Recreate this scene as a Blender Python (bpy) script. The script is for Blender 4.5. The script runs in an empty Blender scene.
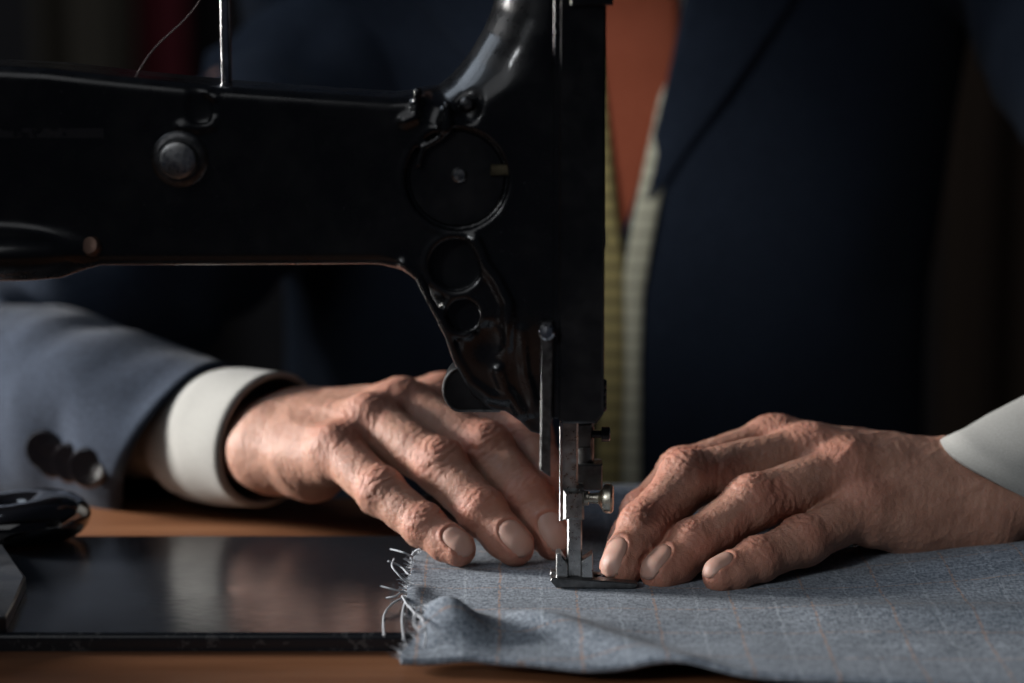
import bpy, math, random
import numpy as np
random.seed(4); RNG = np.random.RandomState(4)
S = 0.00085                     # metres per build unit
# ------------------------------------------------------------------ camera model
FPX = 2418.; PITCH = math.radians(9.3)
R_ = np.array([1, 0, 0.]); U_ = np.array([0, math.sin(PITCH), math.cos(PITCH)]); F_ = np.array([0, math.cos(PITCH), -math.sin(PITCH)])
CAM = -1000 * (F_ + (575 - 512) / FPX * R_ - (585 - 341.5) / FPX * U_)
def P(px, py, Y):
    d = F_ + (px - 512) / FPX * R_ - (py - 341.5) / FPX * U_
    return CAM + d * (Y - CAM[1]) / d[1]
def Pz(px, py, z):
    d = F_ + (px - 512) / FPX * R_ - (py - 341.5) / FPX * U_
    return CAM + d * (z - CAM[2]) / d[2]
V = lambda *a: np.array(a, float)
def unit(v):
    v = np.asarray(v, float); return v / (np.linalg.norm(v) + 1e-12)
def sm(x, a, b):
    t = np.clip((x - a) / (b - a), 0, 1); return t * t * (3 - 2 * t)

# ------------------------------------------------------------------ materials
def mat(name, col=(.5, .5, .5), rough=.5, metal=0., spec=.5, coat=0., emit=None):
    m = bpy.data.materials.new(name); m.use_nodes = True
    b = m.node_tree.nodes['Principled BSDF']
    b.inputs['Base Color'].default_value = (*col, 1); b.inputs['Roughness'].default_value = rough
    b.inputs['Metallic'].default_value = metal; b.inputs['Specular IOR Level'].default_value = spec
    b.inputs['Coat Weight'].default_value = coat; b.inputs['Coat Roughness'].default_value = .08
    return m
class NT:
    def __init__(s, m): s.t = m.node_tree; s.b = s.t.nodes['Principled BSDF']
    def n(s, typ, **k):
        o = s.t.nodes.new(typ)
        for a, v in k.items():
            if a.startswith('i_'): o.inputs[a[2:].replace('_', ' ')].default_value = v
            else: setattr(o, a, v)
        return o
    def l(s, a, b): s.t.links.new(a, b)
    def coord(s, scale=(1, 1, 1), rot=(0, 0, 0)):
        c = s.n('ShaderNodeTexCoord'); mp = s.n('ShaderNodeMapping'); s.l(c.outputs['Object'], mp.inputs[0])
        mp.inputs['Scale'].default_value = scale; mp.inputs['Rotation'].default_value = rot; return mp.outputs[0]
    def noise(s, vec, scale, detail=3, rough=.5):
        o = s.n('ShaderNodeTexNoise'); s.l(vec, o.inputs['Vector']); o.inputs['Scale'].default_value = scale
        o.inputs['Detail'].default_value = detail; o.inputs['Roughness'].default_value = rough; return o.outputs['Fac']
    def ramp(s, fac, stops):
        o = s.n('ShaderNodeValToRGB'); s.l(fac, o.inputs[0]); e = o.color_ramp.elements
        while len(e) < len(stops): e.new(.5)
        for k, (p, c) in enumerate(stops): e[k].position = p; e[k].color = (*c, 1)
        return o.outputs[0]
    def math(s, op, a, b=None, c=None):
        o = s.n('ShaderNodeMath', operation=op)
        for k, x in enumerate((a, b, c)):
            if x is None: continue
            if isinstance(x, (int, float)): o.inputs[k].default_value = x
            else: s.l(x, o.inputs[k])
        return o.outputs[0]
    def mix(s, fac, a, b):
        o = s.n('ShaderNodeMix', data_type='RGBA')
        for k, x in ((0, fac), (6, a), (7, b)):
            if isinstance(x, tuple): o.inputs[k].default_value = (*x, 1)
            elif isinstance(x, (int, float)): o.inputs[k].default_value = x
            else: s.l(x, o.inputs[k])
        return o.outputs[2]
    def bump(s, h, strength, dist, prev=None):
        o = s.n('ShaderNodeBump'); s.l(h, o.inputs['Height']); o.inputs['Strength'].default_value = strength
        o.inputs['Distance'].default_value = dist
        if prev: s.l(prev, o.inputs['Normal'])
        return o.outputs[0]

def m_enamel(name, rough=.2, wear=True, base=(.006, .0065, .008), coat=.3):
    m = mat(name, base, rough, 0, .5, coat); t = NT(m); c = t.coord()
    n1 = t.noise(c, 60, 5, .65); n2 = t.noise(c, 900, 4, .7)
    t.l(t.ramp(n1, [(.3, (rough * .7,) * 3), (.75, (rough * 1.9,) * 3)]), t.b.inputs['Roughness'])
    speck = t.math('GREATER_THAN', n2, .70)
    t.l(t.mix(t.math('MULTIPLY', speck, .6), base, (.12, .12, .125)), t.b.inputs['Base Color'])
    t.l(t.bump(t.noise(c, 220, 4, .6), .12, .0006), t.b.inputs['Normal'])
    return m
def m_cast():
    m = m_enamel('black_enamel', .24, coat=.5); t = NT(m); c = t.coord()
    # a dull worn band of old decal along the arm, above it the dark enamel
    sx = t.n('ShaderNodeSeparateXYZ'); t.l(c, sx.inputs[0])
    band = t.math('COMPARE', sx.outputs['Z'], .1690, .0016)
    lft = t.math('LESS_THAN', sx.outputs['X'], -.03)
    frt = t.math('LESS_THAN', sx.outputs['Y'], -.015)
    w = t.math('GREATER_THAN', t.noise(c, 95, 6, .7), .46)
    f = t.math('MULTIPLY', t.math('MULTIPLY', band, lft), t.math('MULTIPLY', w, frt))
    old = t.b.inputs['Base Color'].links[0].from_socket
    t.l(t.mix(t.math('MULTIPLY', f, .28), old, (.10, .095, .095)), t.b.inputs['Base Color'])
    return m
def m_bed():
    m = m_enamel('bed_enamel', .2, base=(.014, .016, .020), coat=.0); t = NT(m); c = t.coord()
    n = t.noise(c, 35, 6, .7)
    t.l(t.ramp(n, [(.3, (.15,) * 3), (.7, (.27,) * 3)]), t.b.inputs['Roughness'])
    sx = t.n('ShaderNodeSeparateXYZ'); t.l(c, sx.inputs[0])
    edge = t.math('LESS_THAN', sx.outputs['Y'], BED_Y0 * S + .0016)
    chip = t.math('GREATER_THAN', t.noise(c, 260, 5, .7), .60)
    f = t.math('MULTIPLY', edge, chip); old = t.b.inputs['Base Color'].links[0].from_socket
    t.l(t.mix(t.math('MULTIPLY', f, .5), old, (.10, .10, .10)), t.b.inputs['Base Color'])
    return m
def m_steel(name, col=(.55, .55, .54), rough=.28):
    m = mat(name, col, rough, 1.); t = NT(m); c = t.coord()
    t.l(t.ramp(t.noise(c, 500, 4, .7), [(.3, (rough * .7,) * 3), (.8, (min(1, rough * 2),) * 3)]), t.b.inputs['Roughness'])
    t.l(t.ramp(t.noise(c, 160, 4, .6), [(.35, tuple(x * .5 for x in col)), (.6, col)]), t.b.inputs['Base Color'])
    return m
def m_wood():
    m = mat('table_wood', (.2, .08, .03), .42); t = NT(m); c = t.coord((2.5, 34, 34))
    n = t.noise(c, 2.2, 6, .62); n2 = t.noise(t.coord((14, 260, 260)), 1.5, 4, .7)
    col = t.ramp(n, [(.28, (.10, .038, .016)), (.5, (.19, .078, .035)), (.74, (.27, .122, .058))])
    t.l(t.mix(t.math('MULTIPLY', n2, .45), col, (.12, .045, .015)), t.b.inputs['Base Color'])
    t.l(t.bump(n2, .15, .0006), t.b.inputs['Normal']); return m
def m_weave(name, a, b, checks=False, scale=1400., bumpd=.0004, rough=.9):
    m = mat(name, a, rough, 0, .12); t = NT(m); c = t.coord()
    b_ = t.b; b_.inputs['Sheen Weight'].default_value = .06; b_.inputs['Sheen Roughness'].default_value = .5
    n = t.noise(t.coord((1, .35, 1)), scale * 1.1, 3, .6); n2 = t.noise(t.coord((.35, 1, 1)), scale * 1.0, 3, .6)
    big = t.noise(c, 45, 4, .6)
    f = t.math('ADD', t.math('MULTIPLY', n, .5), t.math('MULTIPLY', n2, .5))
    col = t.ramp(f, [(.38, a), (.62, b)])
    if checks:
        nw = t.noise(c, 60, 2, .5)
        sx = t.n('ShaderNodeSeparateXYZ'); t.l(c, sx.inputs[0])
        def line(out, period, off, w):
            wob = t.math('MULTIPLY_ADD', nw, .0022, off)
            u = t.math('FRACT', t.math('DIVIDE', t.math('ADD', out, wob), period))
            return t.math('MULTIPLY', t.math('LESS_THAN', u, w), t.math('GREATER_THAN', n, .47))
        for out, per, off, w, cc, k in ((sx.outputs['X'], .0265, .0048, .035, (.42, .22, .12), .55), (sx.outputs['X'], .0265, .0170, .04, (.42, .47, .52), .5),
                                    (sx.outputs['Y'], .0265, .004, .035, (.42, .22, .12), .5), (sx.outputs['Y'], .0265, .0170, .04, (.42, .47, .52), .5)):
            col = t.mix(t.math('MULTIPLY', line(out, per, off, w), k), col, cc)
    t.l(t.mix(t.math('MULTIPLY', big, .35), col, tuple(x * .55 for x in a)), b_.inputs['Base Color'])
    t.l(t.bump(f, .6, bumpd), b_.inputs['Normal']); return m
def m_skin():
    m = mat('skin', (.5, .28, .2), .55, 0, .35); t = NT(m); c = t.coord()
    at = t.n('ShaderNodeAttribute', attribute_name='tint')
    n = t.noise(c, 90, 5, .6); n3 = t.noise(c, 420, 3, .6)
    basec = t.ramp(n, [(.3, (.33, .165, .115)), (.7, (.45, .245, .175))])
    col = t.mix(at.outputs['Fac'], basec, (.45, .175, .12))
    spots = t.math('MULTIPLY', t.math('GREATER_THAN', n3, .68), .25)
    col = t.mix(spots, col, (.25, .10, .055))
    t.l(col, t.b.inputs['Base Color'])
    t.b.inputs['Subsurface Weight'].default_value = .22
    t.b.inputs['Subsurface Radius'].default_value = (1, .35, .18)
    t.b.inputs['Subsurface Scale'].default_value = .0035
    vo = t.n('ShaderNodeTexVoronoi', feature='DISTANCE_TO_EDGE'); vo.inputs['Scale'].default_value = 620
    wob = t.n('ShaderNodeVectorMath', operation='ADD'); t.l(c, wob.inputs[0])
    nn = t.n('ShaderNodeTexNoise'); t.l(c, nn.inputs['Vector']); nn.inputs['Scale'].default_value = 300
    sc = t.n('ShaderNodeVectorMath', operation='SCALE'); t.l(nn.outputs['Color'], sc.inputs[0]); sc.inputs['Scale'].default_value = .0016
    t.l(sc.outputs[0], wob.inputs[1]); t.l(wob.outputs[0], vo.inputs['Vector'])
    h = t.math('MINIMUM', vo.outputs['Distance'], .12)
    b1 = t.bump(h, .55, .0011)
    b2 = t.bump(t.noise(c, 330, 5, .65), .45, .0008, b1)
    t.l(b2, t.b.inputs['Normal']); return m

# ------------------------------------------------------------------ mesh helpers
COL = bpy.context.scene.collection
def ploc(o):
    v = V(0, 0, 0)
    while o is not None: v = v + V(*o.location); o = o.parent
    return v
def mk(name, verts, faces, m=None, parent=None, smooth=True, loc=None):
    verts = np.asarray(verts, float) * S
    me = bpy.data.meshes.new(name)
    base = ploc(parent) if parent is not None else (V(0, 0, 0) if loc is None else V(*loc) * S)
    verts = verts - base
    if isinstance(faces, np.ndarray):
        nf, k = faces.shape
        me.vertices.add(len(verts)); me.vertices.foreach_set('co', verts.astype('f').ravel())
        me.loops.add(nf * k); me.loops.foreach_set('vertex_index', faces.astype('i').ravel())
        me.polygons.add(nf); me.polygons.foreach_set('loop_start', np.arange(0, nf * k, k, dtype='i')); me.polygons.foreach_set('loop_total', np.full(nf, k, 'i'))
        me.update(calc_edges=True); me.validate()
    else:
        me.from_pydata([tuple(v) for v in verts], [], faces)
    me.polygons.foreach_set('use_smooth', [smooth] * len(me.polygons)); me.update()
    o = bpy.data.objects.new(name, me); COL.objects.link(o)
    if parent is not None: o.parent = parent
    else: o.location = base
    if m: me.materials.append(m)
    return o
def empty(name, loc, label, cat, group=None):
    o = bpy.data.objects.new(name, None); COL.objects.link(o); o.location = V(*loc) * S; o.empty_display_size = .02
    o['label'] = label; o['category'] = cat
    if group: o['group'] = group
    return o
def tag(o, label, cat, group=None):
    o['label'] = label; o['category'] = cat
    if group: o['group'] = group
    return o
def struct(o): o['kind'] = 'structure'; return o
def autosmooth(o, deg=40):
    for e in []: pass
    me = o.data; me.update()
    try: me.set_sharp_from_angle(angle=math.radians(deg))
    except Exception: pass
class MB:
    def __init__(s): s.v = []; s.f = []
    def add(s, v, f):
        k = len(s.v); s.v += [np.asarray(x, float) for x in v]; s.f += [tuple(i + k for i in q) for q in f]; return s
    def grid(s, G, closeu=False, closev=False):
        nu, nv = len(G), len(G[0]); v = [p for r in G for p in r]; f = []
        for i in range(nu if closeu else nu - 1):
            for j in range(nv if closev else nv - 1):
                a, b = i, (i + 1) % nu; c, d = j, (j + 1) % nv
                f.append((a * nv + c, b * nv + c, b * nv + d, a * nv + d))
        return s.add(v, f)
    def tube(s, pts, rad, n=12, cap=True):
        pts = [V(*p) for p in pts]; N = len(pts)
        if not hasattr(rad, '__len__'): rad = [rad] * N
        rings = []; ref = None
        for i, p in enumerate(pts):
            a = unit(pts[min(i + 1, N - 1)] - pts[max(i - 1, 0)])
            if ref is None: ref = unit(np.cross(a, V(.3, .2, 1) if abs(a[2]) < .9 else V(1, 0, .1)))
            ref = unit(ref - a * ref.dot(a)); b = np.cross(a, ref)
            rings.append([p + rad[i] * (math.cos(t) * ref + math.sin(t) * b) for t in np.arange(n) * 2 * math.pi / n])
        k = len(s.v); s.grid(rings, closev=True)
        if cap: s.f.append(tuple(k + i for i in range(n))[::-1]); s.f.append(tuple(k + (N - 1) * n + i for i in range(n)))
        return s
    def lathe(s, c, axis, prof, n=32):
        """prof: list of (distance along the axis, radius)"""
        return s.tube([V(*c) + unit(axis) * h for h, r in prof], [max(r, 1e-3) for h, r in prof], n)
    def prism(s, outer, y0, y1, bev=.6):
        """outline of (x, z) extruded along y with a small bevel"""
        o = np.array(outer, float); n = len(o)
        c = o.mean(0); area = sum(o[i][0] * o[(i + 1) % n][1] - o[(i + 1) % n][0] * o[i][1] for i in range(n))
        if area < 0: o = o[::-1]
        nr = []
        for i in range(n):
            e1 = unit(np.append(o[i] - o[i - 1], 0))[:2]; e2 = unit(np.append(o[(i + 1) % n] - o[i], 0))[:2]
            m_ = unit(np.append(np.array([-e1[1] - e2[1], e1[0] + e2[0]]), 0))[:2]; nr.append(m_)
        ins = o + np.array(nr) * bev
        rings = []
        for poly, y in ((ins, y0), (o, y0 + bev), (o, y1 - bev), (ins, y1)): rings.append([V(p[0], y, p[1]) for p in poly])
        k = len(s.v); s.grid(rings, closev=True); s.f.append(tuple(k + i for i in range(n))); s.f.append(tuple(k + 3 * n + i for i in range(n))[::-1])
        return s
    def box(s, lo, hi, bev=.6):
        return s.prism([(lo[0], lo[2]), (hi[0], lo[2]), (hi[0], hi[2]), (lo[0], hi[2])], lo[1], hi[1], bev)
    def build(s, name, m, parent=None, smooth=False, deg=35, loc=None):
        o = mk(name, s.v, s.f, m, parent, True, loc)
        if not smooth: autosmooth(o, deg)
        return o

# ------------------------------------------------------------------ distance fields
def smin(a, b, k):
    h = np.maximum(k - np.abs(a - b), 0) / k; return np.minimum(a, b) - h * h * k * .25
def smax(a, b, k): return -smin(-a, -b, k)
def cone(p, a, b, ra, rb):
    ab = b - a; t = np.clip(((p - a) @ ab) / ab.dot(ab), 0, 1)
    return np.linalg.norm(p - a - t[:, None] * ab, axis=1) - (ra + (rb - ra) * t)
def flatcone(p, a, b, ra, rb, n, k):
    """round cone made thicker or thinner along n by factor k"""
    n = unit(n); q = p + ((p - a) @ n)[:, None] * n * (1 / k - 1); bb = b + ((b - a) @ n) * n * (1 / k - 1)
    return cone(q, a, bb, ra, rb) * min(1, k)
def ellip(p, c, r, M=None):
    q = p - c
    if M is not None: q = q @ np.asarray(M).T
    k0 = np.linalg.norm(q / r, axis=1); k1 = np.linalg.norm(q / (np.asarray(r) ** 2), axis=1)
    return k0 * (k0 - 1) / np.maximum(k1, 1e-9)
def poly2(p, poly):
    """signed distance to a polygon in the plane"""
    poly = np.asarray(poly, float); d = np.full(len(p), 1e18); sgn = np.ones(len(p)); n = len(poly)
    for i in range(n):
        a, b = poly[i], poly[i - 1]; e = b - a; w = p - a
        t = np.clip((w @ e) / e.dot(e), 0, 1); q = w - t[:, None] * e; d = np.minimum(d, (q ** 2).sum(1))
        c1 = p[:, 1] >= a[1]; c2 = p[:, 1] < b[1]; c3 = e[0] * w[:, 1] > e[1] * w[:, 0]
        fl = (c1 & c2 & c3) | (~c1 & ~c2 & ~c3); sgn[fl] *= -1
    return sgn * np.sqrt(d)
def chunked(f, p, n=400000):
    return np.concatenate([f(p[i:i + n]) for i in range(0, len(p), n)]) if len(p) else np.zeros(0)
def nets(f, lo, hi, h, K=4, slack=1.5, proj=2):
    """surface nets of f=0 inside a box: coarse pass, then fine pass near the surface, then projection"""
    lo = V(*lo); hi = V(*hi); H = h * K
    nc = np.ceil((hi - lo) / H).astype(int) + 1
    g = np.stack(np.meshgrid(*[lo[i] + (np.arange(nc[i]) + .5) * H for i in range(3)], indexing='ij'), -1).reshape(-1, 3)
    dc = chunked(f, g).reshape(nc)
    D = dc.repeat(K, 0).repeat(K, 1).repeat(K, 2).astype(np.float64)
    near = (np.abs(dc) < H * .87 * slack + h).repeat(K, 0).repeat(K, 1).repeat(K, 2)
    idx = np.argwhere(near); pts = lo + (idx + .5) * h
    D[near] = chunked(f, pts)
    ins = D < 0; n = D.shape
    c = [ins[i:n[0] - 1 + i, j:n[1] - 1 + j, k:n[2] - 1 + k] for i in (0, 1) for j in (0, 1) for k in (0, 1)]
    cnt = sum(x.astype(np.int8) for x in c); act = (cnt > 0) & (cnt < 8)
    ci = np.argwhere(act); vid = np.full(act.shape, -1, np.int64); vid[act] = np.arange(len(ci))
    acc = np.zeros((len(ci), 3)); w = np.zeros(len(ci))
    offs = [(i, j, k) for i in (0, 1) for j in (0, 1) for k in (0, 1)]
    for a in range(8):
        for ax in range(3):
            if offs[a][ax] == 1: continue
            b = list(offs[a]); b[ax] = 1
            ia = ci + offs[a]; ib = ci + b
            da = D[ia[:, 0], ia[:, 1], ia[:, 2]]; db = D[ib[:, 0], ib[:, 1], ib[:, 2]]
            m = (da < 0) != (db < 0); t = np.where(m, da / np.where(m, da - db, 1), 0)
            q = ia + t[:, None] * (np.array(b) - np.array(offs[a])); acc[m] += q[m]; w[m] += 1
    vv = lo + (acc / w[:, None] + .5) * h
    faces = []
    for ax in range(3):
        sl = [slice(None)] * 3; sl2 = [slice(None)] * 3; sl[ax] = slice(0, n[ax] - 1); sl2[ax] = slice(1, n[ax])
        s1 = ins[tuple(sl)]; s2 = ins[tuple(sl2)]; e = np.argwhere(s1 != s2)
        o1, o2 = [(1, 2), (2, 0), (0, 1)][ax]
        e = e[(e[:, o1] > 0) & (e[:, o2] > 0) & (e[:, o1] < n[o1] - 1) & (e[:, o2] < n[o2] - 1)]
        q = []
        for (u, v) in ((0, 0), (-1, 0), (-1, -1), (0, -1)):
            x = e.copy(); x[:, o1] += u; x[:, o2] += v; q.append(vid[x[:, 0], x[:, 1], x[:, 2]])
        q = np.stack(q, 1); fl = ~s1[e[:, 0], e[:, 1], e[:, 2]]; q[fl] = q[fl][:, ::-1]; faces.append(q)
    fc = np.concatenate(faces); fc = fc[(fc >= 0).all(1)]
    for _ in range(proj):
        d = chunked(f, vv); g = grad(f, vv)
        vv = vv - np.clip(d, -h, h)[:, None] * g
    return vv, fc
def grad(f, p, e=.25):
    g = np.stack([chunked(f, p + np.eye(3)[i] * e) - chunked(f, p - np.eye(3)[i] * e) for i in range(3)], 1)
    return g / np.maximum(np.linalg.norm(g, axis=1), 1e-9)[:, None]
_T = RNG.rand(64, 64, 64) * 2 - 1
def vnoise(p):
    i = np.floor(p).astype(int); t = p - i; t = t * t * (3 - 2 * t); r = 0
    for a in (0, 1):
        for b in (0, 1):
            for c in (0, 1):
                w = (t[:, 0] if a else 1 - t[:, 0]) * (t[:, 1] if b else 1 - t[:, 1]) * (t[:, 2] if c else 1 - t[:, 2])
                r = r + w * _T[(i[:, 0] + a) % 64, (i[:, 1] + b) % 64, (i[:, 2] + c) % 64]
    return r

# ------------------------------------------------------------------ numbers of the place
BED_Z = -3.; TAB_Z = -10.
BED_Y0 = Pz(200, 634, BED_Z)[1]; BED_Y1 = Pz(200, 535, BED_Z)[1]
TAB_Y1 = 205.
ENAMEL = m_cast(); BEDM = m_bed(); DARK = m_enamel('dark_enamel', .3)
STEEL = m_steel('worn_steel'); DSTEEL = m_steel('dark_steel', (.2, .2, .2), .35); CHROME = m_steel('chrome', (.75, .75, .76), .14)
WOOD = m_wood(); SKIN = m_skin()
CLOTH = m_weave('grey_wool', (.085, .105, .135), (.33, .37, .42), True, 1050)
SUIT = m_weave('navy_suiting', (.015, .021, .035), (.036, .050, .076), False, 900, .0004)
SUIT2 = m_weave('navy_suiting_body', (.011, .014, .030), (.018, .023, .046), False, 900, .0004)
SHIRT = m_weave('white_shirt_cotton', (.32, .315, .295), (.40, .395, .37), False, 2500, .0001)
TIEM = m_weave('rust_tie', (.46, .11, .055), (.62, .175, .09), False, 1500, .0002, .6)

# ------------------------------------------------------------------ hands
class Hand:
    def __init__(s, J, W, E, dors, rad, thumb, palm_n, nails, hd=10, lat_scale=.42):
        s.hd = hd
        s.J = J; s.W = W; s.E = E; s.rad = rad; s.thumb = thumb; s.dors = dors; s.pn = unit(palm_n); s.nails = nails
        m = [J[k][0] for k in 'PRMI']; s.mean = sum(m) / 4
        s.ax = unit(s.mean - W); s.lat = unit(J['I'][0] - J['P'][0])
        s.base = {k: W + (J[k][0] - s.mean) * lat_scale + s.ax * 6 for k in 'PRMI'}
        s.fa = unit(W - E)
    def palm(s, p):
        d = None
        for k in 'PRMI':
            r0 = s.rad[k][0]
            c = flatcone(p, s.base[k], s.J[k][0] - s.pn * 2.5 - s.ax * 7, 15.5, r0 + .2, s.pn, 1.08)
            d = c if d is None else smin(d, c, 12)
        # knuckle heads
        for k in 'PRMI':
            d = smin(d, np.linalg.norm(p - (s.J[k][0] + s.pn * 1.0), axis=1) - (s.rad[k][0] - .6), 7)
            a = s.base[k] + s.pn * 11 + s.ax * 12; b = s.J[k][0] + s.pn * (s.rad[k][0] - 2.8) - s.ax * 5
            d = smin(d, cone(p, a, b, 1.6, 2.4), 6)
        # hypothenar and thenar pads
        hy = s.W * .45 + s.J['P'][0] * .55 - s.pn * s.hd - s.lat * 2
        d = smin(d, cone(p, s.W + s.ax * 16 - s.lat * 11 - s.pn * (s.hd - 3), hy, 11.5, 13), 11)
        d = smin(d, cone(p, s.W + s.ax * 14 + s.lat * 16 - s.pn * 9, s.W + s.ax * 52 + s.lat * 20 - s.pn * 10, 14, 10), 11)
        # wrist and forearm
        la = unit(s.lat - s.fa * s.lat.dot(s.fa)); nn = unit(np.cross(s.fa, la))
        if nn.dot(s.pn) < 0: nn = -nn
        for q in (-1, 1):
            c = flatcone(p, s.W - s.fa * 2 + la * q * 9, s.E + la * q * 6, 16.2, 13, nn, .96)
            d = smin(d, c, 13)
        # ulna head
        d = smin(d, np.linalg.norm(p - (s.W - s.fa * 12 - la * 15 + nn * 7), axis=1) - 8.5, 8)
        return d
    def fing(s, p, k):
        j = s.J[k]; r = s.rad[k]; n = s.dors[k]
        d = cone(p, j[0], j[1], r[0], r[1])
        d = smin(d, cone(p, j[1], j[2], r[1] - .2, r[2]), 2.5)
        d = smin(d, cone(p, j[2], j[3], r[2] - .1, r[3]), 2.5)
        a = unit(j[1] - j[0]); c = j[0] * .5 + j[1] * .5
        d = smin(d, np.linalg.norm(p - j[1] - n * 1.2, axis=1) - (r[1] - .3), 5)
        d = smin(d, np.linalg.norm(p - j[2] - n * .7, axis=1) - (r[2] - .3), 4)
        # finger pulp on the underside of the tip
        d = smin(d, np.linalg.norm(p - (j[2] * .35 + j[3] * .65) + n * 1.6, axis=1) - (r[3] + .1), 4)
        return d
    def f(s, p):
        pal = s.palm(p); d = None
        for k in 'PRMI':
            fi = smin(pal, s.fing(p, k), 4.5)
            d = fi if d is None else smin(d, fi, 1.1)
        if s.thumb is not None:
            t = s.thumb
            th = cone(p, t[0], t[1], 17, 13.5); th = smin(th, cone(p, t[1], t[2], 13, 11), 4); th = smin(th, cone(p, t[2], t[3], 11, 9.5), 4)
            d = smin(d, smin(pal, th, 12), 3)
        return d
    def joints(s):
        for k in 'PRMI':
            for i in (1, 2):
                a = unit(s.J[k][i + 1] - s.J[k][i - 1]); n = unit(s.dors[k] - a * s.dors[k].dot(a))
                yield k, i, s.J[k][i], a, n, np.cross(a, n), s.rad[k][i]
    def nailframe(s, k):
        j = s.J[k]; a = unit(j[3] - j[2]); n = s.nails[k] if k in s.nails else s.dors[k]
        n = unit(n - a * n.dot(a)); l = np.cross(a, n); r = s.rad[k][3]
        return j[3] - a * (r * .02), a, n, l, r
    def detail(s, v, g):
        disp = np.zeros(len(v)); tint = np.zeros(len(v))
        wn = vnoise(v * .22) ; wn2 = vnoise(v * .5 + 9)
        for k, i, c, a, n, l, r in s.joints():
            q = v - c; x = q @ a; y = q @ l; z = q @ n
            near = (np.abs(x) < r * 2.2) & (np.abs(y) < r * 1.5) & (z > -r * .4)
            w = sm(z / r, .05, .75) * np.exp(-(x / (r * (.95 if i == 1 else .7))) ** 2) * near
            rho = np.sqrt(x ** 2 + (y * .62) ** 2)
            rho = np.where(x > 0, rho, rho * .92)
            per = 3.3 if i == 1 else 2.6
            ph = rho / per + wn * .55 + wn2 * .18
            wv = 1 - np.abs(((ph + .15) % 1) * 2 - 1) ** .6 * 1.0
            amp = (.60 if i == 1 else .42) * (1 + .6 * wn2)
            disp -= amp * w * (wv - .3)
            # cross creases
            ph2 = (x + .16 * y * np.sign(wn)) / 2.1 + wn * .8
            disp -= .12 * w * (np.abs((ph2 % 1) * 2 - 1) < .35)
            tint += .5 * np.exp(-(x / (r * .9)) ** 2) * sm(z / r, -.3, .6) * near
        # lengthwise-crossing lines of the finger backs
        for k in 'PRMI':
            for i in (0, 1, 2):
                A, B = s.J[k][i], s.J[k][i + 1]; a = unit(B - A); L = np.linalg.norm(B - A); q = v - A; x = q @ a
                rr = np.linalg.norm(q - x[:, None] * a, axis=1)
                w = ((x > 0) & (x < L) & (rr < s.rad[k][i] * 1.35)) * sm((q @ s.dors[k]), 0, 7)
                ph = x / 1.9 + wn * 1.3 + wn2 * .4
                disp -= .13 * w * (1 - np.abs((ph % 1) * 2 - 1))
        # back of the hand: knuckle tint, loose-skin folds, veins
        for k in 'PRMI':
            q = np.linalg.norm(v - s.J[k][0] - s.pn * 8, axis=1); w = np.exp(-(q / 12) ** 2)
            tint += .55 * w
            ph = ((v - s.J[k][0]) @ s.ax) / 3.1 + wn * 1.0
            disp -= .3 * w * (1 - np.abs((ph % 1) * 2 - 1) - .4)
        dz = sm(g @ s.pn, .0, .6)
        xx = (v - s.W) @ s.ax; bw = sm(xx, -12, 8) * (1 - sm(xx, 60, 85))
        rid = 1 - np.abs(vnoise(np.stack([(v @ s.lat) * .085, xx * .022, (v @ s.pn) * .02], 1) + 3)) * 3.2
        disp += .45 * np.maximum(rid, 0) ** 2 * bw * dz
        disp -= .3 * np.abs(vnoise(np.stack([(v @ s.lat) * .10, xx * .30, (v @ s.pn) * .1], 1) + 7)) * sm(xx, -30, -5) * (1 - sm(xx, 70, 95))
        disp += .35 * vnoise(v * .12) + .14 * vnoise(v * .7 + 5)
        # nail beds
        for k in 'PRMI':
            c, a, n, l, r = s.nailframe(k); q = v - c; x = q @ a; y = q @ l; z = q @ n
            ok = (s.fing(v, k) < 2.5) & (z > 0) & (np.abs(x) < 20) & (np.abs(y) < r * 1.3)
            Lh, Wh = r * .92, r * .68
            e = (np.abs(x / Lh) ** 2.6 + np.abs(y / Wh) ** 3) ** (1 / 2.7)
            disp += np.where(ok, -.75 * (1 - sm(e, .86, 1.0)) + .55 * np.exp(-((e - 1.14) / .12) ** 2) * (x < Lh * .55), 0)
            tint = np.where(ok & (e < 1.25), tint * .6 + .25, tint)
            tt = np.linalg.norm(v - s.J[k][3], axis=1); tint += .45 * np.exp(-(tt / 14) ** 2)
        return disp, np.clip(tint, 0, 1)
    def mesh(s, h):
        pts = np.array([q for k in 'PRMI' for q in s.J[k]] + [s.W, s.E] + (list(s.thumb) if s.thumb is not None else []))
        v, fc = nets(s.f, pts.min(0) - 27, pts.max(0) + 27, h)
        g = grad(s.f, v); d, t = s.detail(v, g)
        return v + g * d[:, None], fc, t
    def nail(s, k):
        c, a, n, l, r = s.nailframe(k); Lh, Wh = r * .88, r * .66; G = []; nu, nv = 17, 19
        pts = []
        for i in range(nu):
            for j in range(nv):
                rr = i / (nu - 1); th = 2 * math.pi * j / nv
                ct, st = math.cos(th), math.sin(th)
                q = (abs(ct) ** 2.6 + abs(st) ** 3.) ** (-1 / 2.8)
                x = rr * q * ct * Lh * (1.10 if ct > 0 else 1.0); y = rr * q * st * Wh
                p = c + a * x + l * y + n * (r * 1.4); pts.append(p)
        pts = np.array(pts)
        for _ in range(14): pts = pts - s.fing(pts, k)[:, None] * n * .8
        e = np.repeat(np.arange(nu) / (nu - 1), nv)
        xs = (pts - c) @ a / Lh
        pts = pts + n * (.35 - .95 * e ** 7 + .35 * sm(xs, .75, 1.1) )[:, None]
        f = []
        for i in range(nu - 1):
            for j in range(nv): f.append((i * nv + j, (i + 1) * nv + j, (i + 1) * nv + (j + 1) % nv, i * nv + (j + 1) % nv))
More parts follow.
